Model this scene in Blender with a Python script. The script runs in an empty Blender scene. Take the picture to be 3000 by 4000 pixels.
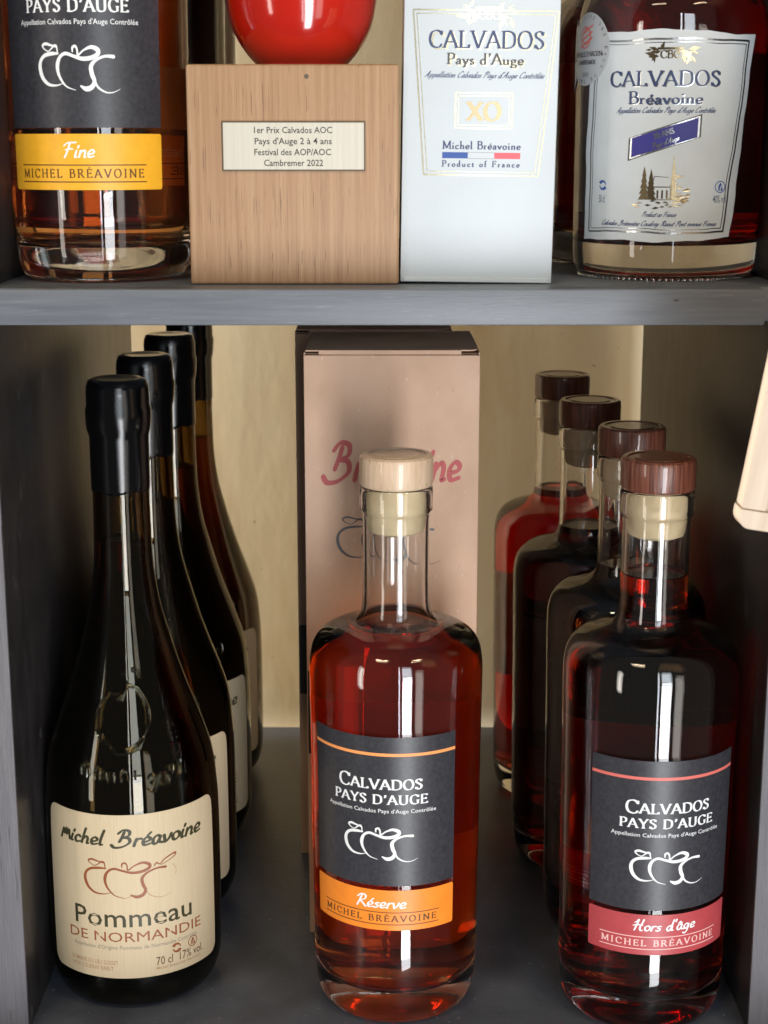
import bpy, math, random
from math import sin, cos, pi, radians as R
from mathutils import Vector
random.seed(7)
SC = bpy.context.scene
COL = SC.collection

# ------------------------------------------------------------------ camera
cam_d = bpy.data.cameras.new("camera")
cam = bpy.data.objects.new("camera", cam_d); COL.objects.link(cam)
cam.location = (0, 0, .449)
cam.rotation_euler = (R(90 - 12.9), 0, 0)
cam_d.sensor_fit = 'VERTICAL'; cam_d.sensor_height = 24.0; cam_d.sensor_width = 18.0
cam_d.lens = 24.0 * 6300 / 4000
cam_d.clip_start = .02; cam_d.clip_end = 50
cam_d.dof.use_dof = True; cam_d.dof.focus_distance = .86; cam_d.dof.aperture_fstop = 13
SC.camera = cam

# ------------------------------------------------------------------ world and lamps
W = bpy.data.worlds.new("World"); SC.world = W; W.use_nodes = True
bg = W.node_tree.nodes["Background"]
bg.inputs[0].default_value = (1.0, .93, .84, 1); bg.inputs[1].default_value = .11

def lamp(name, loc, target, sx, sy, power, col):
    l = bpy.data.lights.new(name, 'AREA'); l.shape = 'RECTANGLE'; l.size = sx; l.size_y = sy
    l.energy = power; l.color = col
    o = bpy.data.objects.new(name, l); COL.objects.link(o); o.location = loc
    o.rotation_euler = (Vector(target) - Vector(loc)).to_track_quat('-Z', 'Y').to_euler()
    return o
# the glazed shop door behind the photographer: sky half, paved half, slim side light
lamp("door_light_sky", (.70, -1.9, .95), (.70, 1, .95), .62, 1.35, 15, (.84, .93, 1.0))
lamp("door_light_ground", (.70, -1.9, -1.04), (.70, 1, -1.04), .62, 2.50, 78, (.95, .97, 1.0))
lamp("side_light_window", (.20, -1.9, .15), (.20, 1, .15), .09, 3.0, 7.0, (.88, .94, 1.0))
lamp("far_wall_glow", (1.62, -1.9, -.1), (1.3, 1, -.1), .60, 2.2, 9, (1.0, .95, .88))
lamp("window_left", (-2.2, -1.2, .3), (0, .9, .2), .30, 1.8, 12, (1.0, .93, .84))
# unseen fill lamps, added at both sides to brighten the back wall through the gap
lamp("wall_fill_left", (-1.15, 1.0, .45), (0, 1.06, .30), .40, 1.2, 44, (1.0, .96, .88))
lamp("wall_fill_right", (1.15, 1.0, .45), (0, 1.06, .30), .40, 1.2, 8, (1.0, .72, .40))
# warm strip lamps on the shop ceiling
lamp("ceiling_strip_light", (-.55, -.35, 1.75), (-.1, .8, .3), .5, .05, 7, (1.0, .80, .52))
lamp("ceiling_strip_light", (.85, -.35, 1.75), (.1, .8, .3), .5, .05, 7, (1.0, .80, .52))

SC.view_settings.view_transform = 'Standard'; SC.view_settings.look = 'None'
SC.view_settings.exposure = 0.08; SC.view_settings.gamma = 1.0
SC.render.engine = 'CYCLES'
cy = SC.cycles
cy.use_denoising = True
cy.max_bounces = 20; cy.transmission_bounces = 20; cy.glossy_bounces = 8; cy.diffuse_bounces = 4; cy.transparent_max_bounces = 16
cy.caustics_refractive = True; cy.caustics_reflective = True; cy.blur_glossy = .6
cy.sample_clamp_indirect = 14.0
cy.use_adaptive_sampling = False

# ------------------------------------------------------------------ materials
def mat(name, col=(.5, .5, .5), rough=.5, metal=0.0, spec=.5, coat=0.0, ior=None):
    m = bpy.data.materials.new(name); m.use_nodes = True
    b = m.node_tree.nodes["Principled BSDF"]
    b.inputs["Base Color"].default_value = (*col, 1); b.inputs["Roughness"].default_value = rough
    b.inputs["Metallic"].default_value = metal; b.inputs["Specular IOR Level"].default_value = spec
    b.inputs["Coat Weight"].default_value = coat; b.inputs["Coat Roughness"].default_value = .08
    if ior: b.inputs["IOR"].default_value = ior
    return m
def nodes(m):
    return m.node_tree, m.node_tree.nodes["Principled BSDF"]
def noise_mix(m, cols, scale=(1, 1, 1), nscale=5.0, detail=6, pos=(.3, .7), bump=0.0, bscale=None, rough=None, dist=0.0):
    """colour = ramp over stretched noise; optional bump from a finer noise"""
    nt, b = nodes(m); N, L = nt.nodes, nt.links
    tc = N.new('ShaderNodeTexCoord'); mp = N.new('ShaderNodeMapping'); mp.inputs['Scale'].default_value = scale
    L.new(tc.outputs['Object'], mp.inputs[0])
    nz = N.new('ShaderNodeTexNoise'); nz.inputs['Scale'].default_value = nscale; nz.inputs['Detail'].default_value = detail
    nz.inputs['Distortion'].default_value = dist
    L.new(mp.outputs[0], nz.inputs['Vector'])
    rp = N.new('ShaderNodeValToRGB'); L.new(nz.outputs[0], rp.inputs[0])
    e = rp.color_ramp.elements
    while len(e) < len(cols): e.new(.5)
    for i, c in enumerate(cols):
        e[i].position = pos[0] + (pos[1] - pos[0]) * i / (len(cols) - 1); e[i].color = (*c, 1)
    L.new(rp.outputs[0], b.inputs['Base Color'])
    if bump:
        n2 = N.new('ShaderNodeTexNoise'); n2.inputs['Scale'].default_value = bscale or nscale * 4; n2.inputs['Detail'].default_value = 5
        L.new(mp.outputs[0], n2.inputs['Vector'])
        bp = N.new('ShaderNodeBump'); bp.inputs['Strength'].default_value = bump; bp.inputs['Distance'].default_value = .0006
        L.new(n2.outputs[0], bp.inputs['Height']); L.new(bp.outputs[0], b.inputs['Normal'])
    if rough:
        mr = N.new('ShaderNodeMapRange'); mr.inputs[3].default_value = rough[0]; mr.inputs[4].default_value = rough[1]
        L.new(nz.outputs[0], mr.inputs[0]); L.new(mr.outputs[0], b.inputs['Roughness'])
    return rp
def overlay(m, rp, thr, col, scale, nscale, kind='noise', soft=.03, fac=1.0):
    """sparse marks (pores, specks) over the ramp colour"""
    nt, b = nodes(m); N, L = nt.nodes, nt.links
    src = b.inputs['Base Color'].links[0].from_socket
    tc = N.new('ShaderNodeTexCoord'); mp = N.new('ShaderNodeMapping'); mp.inputs['Scale'].default_value = scale
    L.new(tc.outputs['Object'], mp.inputs[0])
    nz = N.new('ShaderNodeTexNoise'); nz.inputs['Scale'].default_value = nscale; nz.inputs['Detail'].default_value = 2
    L.new(mp.outputs[0], nz.inputs['Vector'])
    mr = N.new('ShaderNodeMapRange'); mr.inputs[1].default_value = thr; mr.inputs[2].default_value = thr + soft
    mr.inputs[3].default_value = 0; mr.inputs[4].default_value = fac
    L.new(nz.outputs[0], mr.inputs[0])
    mx = N.new('ShaderNodeMix'); mx.data_type = 'RGBA'; L.new(mr.outputs[0], mx.inputs[0]); L.new(src, mx.inputs[6])
    mx.inputs[7].default_value = (*col, 1); L.new(mx.outputs[2], b.inputs['Base Color'])

def glass(name, tint=(1, 1, 1), ior=1.5, rough=0.0, absorb=None, dens=0.0, rough_noise=False):
    m = bpy.data.materials.new(name); m.use_nodes = True
    nt = m.node_tree; nt.nodes.clear()
    o = nt.nodes.new('ShaderNodeOutputMaterial'); g = nt.nodes.new('ShaderNodeBsdfGlass')
    g.inputs['Color'].default_value = (*tint, 1); g.inputs['IOR'].default_value = ior; g.inputs['Roughness'].default_value = rough
    nt.links.new(g.outputs[0], o.inputs['Surface'])
    if absorb:
        v = nt.nodes.new('ShaderNodeVolumeAbsorption'); v.inputs[0].default_value = (*absorb, 1); v.inputs[1].default_value = dens
        nt.links.new(v.outputs[0], o.inputs['Volume'])
    return m

M = {}
M['clear'] = glass('clear_glass', (.998, 1.0, .998))
M['olive'] = glass('olive_glass', (.93, .93, .85), absorb=(.54, .38, .06), dens=420)
M['relief'] = glass('moulded_olive_glass', (1, 1, .92))
M['reserve'] = glass('red_amber_spirit', (1, 1, 1), 1.36, absorb=(.965, .56, .0), dens=70)
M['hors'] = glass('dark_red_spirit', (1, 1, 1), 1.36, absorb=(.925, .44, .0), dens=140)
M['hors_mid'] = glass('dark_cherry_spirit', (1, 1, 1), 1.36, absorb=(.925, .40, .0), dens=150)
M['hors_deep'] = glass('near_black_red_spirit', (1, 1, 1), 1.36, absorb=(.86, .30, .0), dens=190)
M['fine'] = glass('orange_amber_spirit', (1, 1, 1), 1.36, absorb=(.99, .58, .0), dens=31)
M['argent'] = glass('deep_red_spirit', (1, 1, 1), 1.36, absorb=(.915, .40, .0), dens=140)
M['pommeau'] = glass('brown_red_aperitif', (1, 1, 1), 1.36, absorb=(.76, .38, .0), dens=190)

M['shelf'] = mat('grey_paint_shelf', rough=.38)
noise_mix(M['shelf'], [(.118, .131, .154), (.16, .175, .20)], (3, 8, 60), 9, 7, (.25, .75), bump=.25, bscale=30, rough=(.30, .48))
overlay(M['shelf'], None, .70, (.28, .30, .33), (6, 8, 160), 10, fac=.5)
overlay(M['shelf'], None, .725, (.045, .045, .05), (.6, 1, 1), 130, soft=.02, fac=.8)
overlay(M['shelf'], None, .60, (.125, .13, .145), (.5, 2, 3), 9, soft=.15, fac=.6)
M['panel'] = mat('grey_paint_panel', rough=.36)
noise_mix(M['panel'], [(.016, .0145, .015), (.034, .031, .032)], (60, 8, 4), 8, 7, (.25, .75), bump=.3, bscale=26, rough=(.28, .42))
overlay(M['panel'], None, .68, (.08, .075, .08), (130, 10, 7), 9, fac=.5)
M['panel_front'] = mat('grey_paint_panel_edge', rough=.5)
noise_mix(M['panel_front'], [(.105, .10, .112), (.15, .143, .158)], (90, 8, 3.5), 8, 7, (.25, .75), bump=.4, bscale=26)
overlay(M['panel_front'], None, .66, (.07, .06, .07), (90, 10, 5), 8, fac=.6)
M['floor'] = mat('dark_slate_board', rough=.45)
noise_mix(M['floor'], [(.058, .067, .088), (.098, .111, .145), (.145, .162, .205)], (1, 1, 1), 16, 9, (.3, .75), bump=.35, bscale=240, rough=(.24, .46))
overlay(M['floor'], None, .70, (.34, .36, .40), (1, 1, 1), 420, soft=.04, fac=.9)
overlay(M['floor'], None, .50, (.028, .028, .032), (1.5, 1, 1), 11, soft=.2, fac=.6)
overlay(M['floor'], None, .70, (.11, .115, .13), (16, 1.2, 1), 14, soft=.06, fac=.6)
M['cream'] = mat('cream_plaster', rough=.8)
noise_mix(M['cream'], [(.46, .33, .16), (.62, .50, .32), (.68, .59, .42)], (1.2, 1, .55), 6.5, 5, (.30, .66), bump=.5, bscale=90)
overlay(M['cream'], None, .715, (.22, .15, .08), (1, 1, .8), 170, soft=.04, fac=.6)
overlay(M['cream'], None, .50, (.40, .26, .11), (1.6, 1, .35), 5.0, soft=.22, fac=.65)
M['kraft'] = mat('kraft_card', rough=.72)
noise_mix(M['kraft'], [(.46, .295, .195), (.55, .36, .25), (.61, .42, .31)], (1, 1, .8), 22, 8, (.3, .72), bump=.35, bscale=400)
overlay(M['kraft'], None, .69, (.68, .54, .46), (1, 1, .35), 420, soft=.05, fac=.6)
overlay(M['kraft'], None, .71, (.28, .17, .12), (1.6, 1, .5), 260, soft=.04, fac=.5)
M['kraft_edge'] = mat('raw_card_edge', (.33, .19, .11), .8)
M['oak'] = mat('oak_wood', rough=.5)
noise_mix(M['oak'], [(.32, .18, .095), (.41, .245, .137), (.475, .31, .187)], (95, 95, 2.0), 5, 10, (.25, .78), bump=.3, bscale=30, rough=(.42, .6), dist=.4)
overlay(M['oak'], None, .61, (.22, .12, .065), (620, 620, 14), 3.0, soft=.06, fac=.5)
overlay(M['oak'], None, .66, (.13, .07, .04), (300, 300, 14), 3.0, soft=.03, fac=.7)
overlay(M['oak'], None, .50, (.37, .22, .125), (22, 22, .8), 3.0, soft=.3, fac=.5)
M['beech'] = mat('beech_wood', rough=.45, coat=.5)
noise_mix(M['beech'], [(.56, .40, .27), (.70, .53, .38)], (60, 60, 6), 7, 7, (.3, .7), bump=.2, rough=(.35, .5))
overlay(M['beech'], None, .64, (.36, .22, .12), (420, 420, 40), 2.6, soft=.04, fac=.7)
M['walnut'] = mat('dark_stained_wood', rough=.3, coat=.7)
noise_mix(M['walnut'], [(.065, .020, .012), (.16, .052, .031), (.26, .094, .058)], (100, 100, 4), 6, 7, (.3, .72), bump=.3, rough=(.25, .4))
M['cork'] = mat('synthetic_cork', rough=.55)
noise_mix(M['cork'], [(.68, .52, .30), (.78, .63, .40)], (1, 1, 1), 60, 5, (.3, .7))
M['capsule'] = mat('black_shrink_capsule', (.0015, .0017, .0022), .07, coat=0)
nt_, b_ = nodes(M['capsule'])
n_ = nt_.nodes.new('ShaderNodeTexNoise'); n_.inputs['Scale'].default_value = 260
bp_ = nt_.nodes.new('ShaderNodeBump'); bp_.inputs['Strength'].default_value = .18; bp_.inputs['Distance'].default_value = .0001
nt_.links.new(n_.outputs[0], bp_.inputs['Height']); nt_.links.new(bp_.outputs[0], b_.inputs['Normal'])
def paper(name, c, rough=.5, var=.06, nscale=90, bs=900, bu=.15):
    m = mat(name, c, rough)
    noise_mix(m, [tuple(x * (1 - var) for x in c), tuple(x * (1 + var) for x in c)], (1, 1, 1), nscale, 4, (.3, .7), bump=bu, bscale=bs)
    return m
M['black_paper'] = paper('charcoal_label_paper', (.036, .036, .044), .38, .25, 500, 75, .22)
M['back_paper'] = paper('back_label_paper', (.86, .84, .78), .7)
nt_, b_ = nodes(M['back_paper'])
tr_ = nt_.nodes.new('ShaderNodeBsdfTranslucent'); tr_.inputs[0].default_value = (.9, .87, .8, 1)
mx_ = nt_.nodes.new('ShaderNodeMixShader'); mx_.inputs[0].default_value = .35
nt_.links.new(b_.outputs[0], mx_.inputs[1]); nt_.links.new(tr_.outputs[0], mx_.inputs[2])
nt_.links.new(mx_.outputs[0], nt_.nodes['Material Output'].inputs[0])
M['cream_paper'] = mat('laid_cream_paper', rough=.6)
noise_mix(M['cream_paper'], [(.58, .465, .30), (.64, .52, .35)], (700, 700, 14), 3, 4, (.3, .7), bump=.25, bscale=6)
M['white_paper'] = paper('white_textured_paper', (.63, .675, .71), .6, .03)
M['white_card'] = paper('white_carton', (.59, .65, .70), .5, .025, 30)
M['orange_paper'] = paper('orange_band_paper', (.93, .27, .025), .42, .05, 200, 70, .2)
M['yellow_paper'] = paper('yellow_band_paper', (.86, .43, .025), .42, .05, 200, 70, .2)
M['red_paper'] = paper('crimson_band_paper', (.46, .065, .075), .42, .06, 200, 70, .2)
M['silver_paper'] = paper('silver_sticker', (.50, .52, .55), .38, .05)
M['white_ink'] = mat('white_ink', (.85, .87, .88), .55)
M['black_ink'] = mat('black_ink', (.018, .016, .014), .5)
M['brown_ink'] = mat('dark_brown_ink', (.12, .045, .012), .5)
M['olive_ink'] = mat('olive_ink', (.045, .042, .018), .5)
M['sienna_ink'] = mat('sienna_ink', (.27, .075, .025), .5)
M['sienna_pale'] = mat('pale_sienna_ink', (.42, .22, .11), .5)
M['grey_ink'] = mat('grey_ink', (.25, .22, .17), .5)
M['grey_dark'] = mat('dark_grey_ink', (.085, .08, .085), .5)
M['orange_ink'] = mat('orange_ink', (.98, .36, .11), .5)
M['coral_ink'] = mat('coral_ink', (.75, .17, .14), .5)
M['pink_ink'] = mat('pink_ink', (.90, .55, .52), .5)
M['navy_ink'] = mat('navy_ink', (.035, .055, .15), .4)
M['blue_ink'] = mat('blue_ink', (.03, .09, .36), .5)
M['violet_ink'] = mat('violet_ink', (.040, .035, .26), .5)
M['rose_ink'] = mat('rose_red_ink', (.72, .13, .16), .5)
M['kraft_red'] = mat('wine_marker_ink', (.42, .09, .09), .7)
M['gold'] = mat('gold_foil', (.40, .31, .18), .22, 1.0)
M['pale_gold'] = mat('pale_gold_foil', (.50, .44, .30), .14, 1.0)
M['silver'] = mat('silver_foil', (.50, .50, .50), .25, 1.0)
M['brass'] = mat('brushed_pale_brass', (.74, .63, .43), .45, .12)
noise_mix(M['brass'], [(.56, .53, .45), (.63, .595, .51)], (200, 1, 4), 3, 3, (.3, .7))
M['plaque_rim'] = mat('dark_plaque_rim', (.10, .075, .045), .5)
M['red_glaze'] = mat('red_glaze', (.62, .018, .006), .14, coat=1.0)
noise_mix(M['red_glaze'], [(.40, .008, .003), (.55, .014, .005)], (1, 1, 1), 25, 4, (.3, .7))

# ------------------------------------------------------------------ object helpers
def tag(o, label=None, cat=None, group=None, kind=None):
    if label: o['label'] = label
    if cat: o['category'] = cat
    if group: o['group'] = group
    if kind: o['kind'] = kind
    return o
def empty(name, loc, rz=0):
    o = bpy.data.objects.new(name, None); COL.objects.link(o); o.location = loc; o.rotation_euler.z = rz
    o.empty_display_size = .02
    return o
def mesh(name, verts, faces, ms, parent=None, mi=None, smooth=False, loc=None, ang=40):
    me = bpy.data.meshes.new(name); me.from_pydata([tuple(v) for v in verts], [], faces)
    for m in (ms if isinstance(ms, (list, tuple)) else [ms]): me.materials.append(m)
    if mi: me.polygons.foreach_set('material_index', mi)
    if smooth:
        me.polygons.foreach_set('use_smooth', [True] * len(me.polygons)); me.set_sharp_from_angle(angle=R(ang))
    me.update()
    o = bpy.data.objects.new(name, me); COL.objects.link(o)
    if parent: o.parent = parent
    if loc: o.location = loc
    return o
def copy_tree(o, parent=None):
    c = o.copy(); COL.objects.link(c); c.parent = parent
    for ch in [x for x in list(COL.objects) if x.parent == o]: copy_tree(ch, c)
    return c
def rbox(x0, x1, y0, y1, z0, z1, r=.001, seg=2):
    """box with bevelled edges -> verts, faces"""
    import bmesh
    bm = bmesh.new()
    vs = [bm.verts.new((x, y, z)) for x in (x0, x1) for y in (y0, y1) for z in (z0, z1)]
    for f in ((0, 1, 3, 2), (4, 6, 7, 5), (0, 4, 5, 1), (2, 3, 7, 6), (0, 2, 6, 4), (1, 5, 7, 3)): bm.faces.new([vs[i] for i in f])
    if r > 0: bmesh.ops.bevel(bm, geom=list(bm.edges), offset=r, segments=seg, affect='EDGES', profile=.5)
    bmesh.ops.recalc_face_normals(bm, faces=bm.faces)
    bm.verts.index_update()
    v = [w.co[:] for w in bm.verts]; f = [[w.index for w in p.verts] for p in bm.faces]; bm.free()
    return v, f
def box(name, x0, x1, y0, y1, z0, z1, m, parent=None, r=.001, seg=2):
    v, f = rbox(x0, x1, y0, y1, z0, z1, r, seg)
    return mesh(name, v, f, m, parent, smooth=True, ang=35)
def lathe(prof, n=96):
    """closed surface of revolution from [(r, z)...], r=0 at both ends"""
    V, F, rings = [], [], []
    for r, z in prof:
        if r < 1e-6: rings.append([len(V)]); V.append((0, 0, z))
        else:
            rings.append(list(range(len(V), len(V) + n)))
            V += [(r * sin(2 * pi * k / n), -r * cos(2 * pi * k / n), z) for k in range(n)]
    for a, b in zip(rings, rings[1:]):
        for k in range(n):
            q = (k + 1) % n
            if len(a) == 1 and len(b) == 1: continue
            if len(a) == 1: F.append([a[0], b[q], b[k]])
            elif len(b) == 1: F.append([a[k], a[q], b[0]])
            else: F.append([a[k], a[q], b[q], b[k]])
    return V, F
def smooth_prof(p, sub=4):
    """Catmull-Rom through profile points"""
    out = []
    for i in range(len(p) - 1):
        p0, p1, p2, p3 = p[max(i - 1, 0)], p[i], p[i + 1], p[min(i + 2, len(p) - 1)]
        for s in range(sub):
            t = s / sub
            out.append(tuple(max(0, .5 * (2 * b + (c - a) * t + (2 * a - 5 * b + 4 * c - d) * t * t + (3 * b - a - 3 * c + d) * t ** 3)) if j == 0 else
                             .5 * (2 * b + (c - a) * t + (2 * a - 5 * b + 4 * c - d) * t * t + (3 * b - a - 3 * c + d) * t ** 3)
                             for j, (a, b, c, d) in enumerate(zip(p0, p1, p2, p3))))
    out.append(p[-1])
    return out
def merge(parts):
    V, F = [], []
    for v, f in parts:
        n = len(V); V += list(v); F += [[i + n for i in q] for q in f]
    return V, F

# ------------------------------------------------------------------ lettering engine (strokes drawn with a pen)
def spline(pts, closed=False, sub=7):
    n = len(pts); out = []
    rng = range(n if closed else n - 1)
    for i in rng:
        if closed: a, b, c, d = pts[(i - 1) % n], pts[i], pts[(i + 1) % n], pts[(i + 2) % n]
        else: a, b, c, d = pts[max(i - 1, 0)], pts[i], pts[i + 1], pts[min(i + 2, n - 1)]
        for s in range(sub):
            t = s / sub
            out.append(tuple(.5 * (2 * q + (r - p) * t + (2 * p - 5 * q + 4 * r - u) * t * t + (3 * q - p - 3 * r + u) * t ** 3) for p, q, r, u in zip(a, b, c, d)))
    out.append(out[0] if closed else tuple(pts[-1]))
    return out
def ribbon(pts, widths, closed=False, rnd=False):
    n = len(pts); V, F = [], []
    for i in range(n):
        if closed: a, b = pts[(i - 1) % (n - 1)], pts[(i + 1) % (n - 1)]
        else: a, b = pts[max(i - 1, 0)], pts[min(i + 1, n - 1)]
        dx, dy = b[0] - a[0], b[1] - a[1]; l = math.hypot(dx, dy) or 1
        k = widths[i] / 2
        if 0 < i < n - 1:      # mitre
            ax, ay = pts[i][0] - a[0], pts[i][1] - a[1]; bx, by = b[0] - pts[i][0], b[1] - pts[i][1]
            la, lb = math.hypot(ax, ay) or 1, math.hypot(bx, by) or 1
            c = max(-.6, min(1, (ax * bx + ay * by) / la / lb)); k /= max(.45, math.sqrt((1 + c) / 2))
        V += [(pts[i][0] - dy / l * k, pts[i][1] + dx / l * k), (pts[i][0] + dy / l * k, pts[i][1] - dx / l * k)]
        if i: F.append([2 * i - 2, 2 * i - 1, 2 * i + 1, 2 * i])
    out = [(V, F)]
    if rnd and not closed:
        for p, w in ((pts[0], widths[0]), (pts[-1], widths[-1])):
            c = [(p[0] + w / 2 * cos(j * pi / 4), p[1] + w / 2 * sin(j * pi / 4)) for j in range(8)]
            out.append((c, [list(range(8))]))
    return out
# serif face: l=lines, c=spline, o=closed spline, s=serif (x, y, width)
SF = {
'A': (.78, 'l .04 0 .38 1;l .37 1 .74 0;t .15 .34 .62 .34;s .04 0 .24;s .74 0 .28'),
'B': (.64, 'l .13 0 .13 1;c .1 .97 .36 .97 .5 .86 .48 .62 .32 .54 .12 .54;c .12 .54 .40 .54 .58 .40 .54 .10 .34 .03 .1 .03;s .1 0 .2;s .1 .97 .2'),
'C': (.76, 'c .70 .78 .58 .94 .40 .98 .17 .86 .08 .5 .18 .14 .42 .02 .60 .06 .72 .22;l .70 .97 .70 .72'),
'D': (.80, 'l .13 0 .13 1;c .1 .97 .40 .97 .66 .82 .72 .5 .66 .18 .40 .03 .1 .03;s .1 0 .2;s .1 .97 .2'),
'E': (.62, 'l .13 0 .13 1;t .1 .97 .54 .97;t .1 .52 .46 .52;t .1 .03 .57 .03;l .54 .99 .54 .84;l .57 .01 .57 .18;l .46 .43 .46 .61;s .1 0 .18'),
'F': (.60, 'l .13 0 .13 1;t .1 .97 .54 .97;t .1 .52 .44 .52;l .54 .99 .54 .82;l .44 .43 .44 .61;s .13 0 .3'),
'G': (.80, 'c .70 .80 .58 .94 .40 .98 .17 .86 .08 .5 .18 .14 .42 .02 .58 .05 .69 .12;l .68 .06 .68 .42;s .68 .42 .26;l .70 .97 .70 .74'),
'H': (.84, 'l .14 0 .14 1;l .70 0 .70 1;t .14 .52 .70 .52;s .14 0 .28;s .14 .97 .28;s .70 0 .28;s .70 .97 .28'),
'I': (.34, 'l .17 0 .17 1;s .17 0 .3;s .17 .97 .3'),
'L': (.62, 'l .14 0 .14 1;t .1 .03 .56 .03;l .56 .01 .56 .20;s .14 .97 .3;s .1 0 .18'),
'M': (.98, 'l .14 0 .14 1;l .14 1 .49 .08;l .49 .08 .84 1;l .84 1 .86 0;s .12 0 .26;s .86 0 .28;s .10 .97 .16;s .88 .97 .16'),
'N': (.84, 'l .14 0 .14 1;l .12 1 .72 0;l .72 0 .72 1;s .14 0 .26;s .08 .97 .16;s .72 .97 .26'),
'O': (.86, 'o .43 .99 .20 .88 .08 .5 .20 .12 .43 .01 .66 .12 .78 .5 .66 .88'),
'P': (.62, 'l .14 0 .14 1;c .1 .97 .38 .97 .55 .84 .53 .58 .36 .46 .12 .46;s .14 0 .3;s .1 .97 .2'),
'R': (.74, 'l .14 0 .14 1;c .1 .97 .38 .97 .54 .84 .50 .60 .34 .50 .12 .50;l .34 .50 .70 0;s .14 0 .28;s .1 .97 .2;s .70 0 .16'),
'S': (.58, 'c .48 .80 .40 .95 .25 .98 .11 .88 .12 .70 .28 .56 .44 .42 .50 .24 .40 .06 .24 .02 .09 .20;l .48 .97 .48 .76;l .09 .03 .09 .24'),
'U': (.82, 'c .14 1 .14 .35 .20 .10 .42 .02 .62 .10 .68 .35 .68 1;s .14 .97 .28;s .68 .97 .26'),
'V': (.78, 'l .06 1 .40 0;l .40 0 .74 1;s .06 .97 .26;s .74 .97 .24'),
'X': (.80, 'l .08 1 .72 0;l .70 1 .08 0;s .08 .97 .26;s .70 .97 .24;s .08 0 .24;s .72 0 .28'),
'Y': (.74, 'l .06 1 .37 .45;l .68 1 .37 .45;l .37 .5 .37 0;s .06 .97 .26;s .68 .97 .24;s .37 0 .3'),
'0': (.56, 'o .28 .98 .12 .82 .07 .5 .12 .18 .28 .02 .44 .18 .49 .5 .44 .82'),
'2': (.54, 'c .08 .76 .16 .94 .30 .97 .44 .82 .40 .56 .08 .04;t .07 .04 .50 .04'),
"'": (.26, 'c .13 1 .17 .90 .15 .80 .08 .70'),
'a': (.46, 'c .08 .36 .18 .46 .30 .42 .33 .30 .33 .06 .44 .02;c .33 .26 .14 .22 .07 .10 .16 .01 .33 .08'),
'b': (.52, 'l .12 0 .12 1;o .30 .45 .14 .34 .14 .12 .30 0 .46 .12 .46 .34;s .08 .98 .1'),
'c': (.44, 'c .38 .36 .26 .46 .12 .38 .07 .22 .14 .05 .27 0 .40 .10'),
'd': (.52, 'l .39 0 .39 1;o .23 .45 .08 .34 .08 .12 .23 0 .38 .12 .38 .34;s .34 .98 .12;s .44 0 .12'),
'e': (.46, 'c .08 .25 .40 .25 .36 .42 .24 .46 .11 .38 .07 .22 .13 .05 .27 0 .40 .10'),
'f': (.34, 'c .13 0 .13 .80 .20 .97 .34 .94;t .03 .44 .30 .44;s .14 0 .24'),
'g': (.50, 'o .23 .45 .11 .38 .11 .24 .23 .17 .35 .24 .35 .38;c .18 .16 .10 .08 .18 .02 .38 -.02 .44 -.12 .34 -.25 .14 -.25 .06 -.15 .16 -.03;t .34 .42 .47 .44'),
'h': (.54, 'l .12 0 .12 1;c .12 .30 .22 .44 .36 .44 .41 .30 .41 0;s .12 0 .22;s .41 0 .22;s .08 .98 .1'),
'i': (.27, 'l .13 0 .13 .45;s .13 0 .24;s .09 .44 .1;l .13 .66 .13 .78'),
'l': (.27, 'l .13 0 .13 1;s .13 0 .24;s .09 .98 .1'),
'n': (.54, 'l .12 0 .12 .45;c .12 .30 .22 .44 .36 .44 .41 .30 .41 0;s .12 0 .22;s .41 0 .22;s .08 .44 .1'),
'o': (.50, 'o .25 .46 .11 .38 .07 .23 .11 .08 .25 0 .39 .08 .43 .23 .39 .38'),
'r': (.38, 'l .12 0 .12 .45;c .12 .28 .20 .42 .34 .44;s .12 0 .24;s .08 .44 .1'),
's': (.38, 'c .31 .36 .20 .46 .09 .38 .14 .27 .28 .19 .32 .09 .20 0 .07 .09'),
't': (.32, 'c .13 .62 .13 .10 .20 .01 .31 .06;t .03 .44 .29 .44'),
'u': (.54, 'c .12 .45 .12 .12 .22 .01 .34 .06 .41 .18;l .41 0 .41 .45;s .08 .44 .1;s .37 .44 .1;s .45 0 .12'),
'v': (.48, 'l .06 .45 .24 0;l .24 0 .42 .45;s .06 .44 .2;s .42 .44 .18'),
'y': (.48, 'l .06 .45 .26 .02;c .42 .45 .24 0 .16 -.22 .04 -.22;s .06 .44 .2;s .42 .44 .18'),
'p': (.52, 'l .12 -.3 .12 .45;o .30 .45 .14 .34 .14 .12 .30 0 .46 .12 .46 .34;s .12 -.3 .22'),
',': (.2, 'l .10 .04 .06 -.12'),
}
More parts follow.
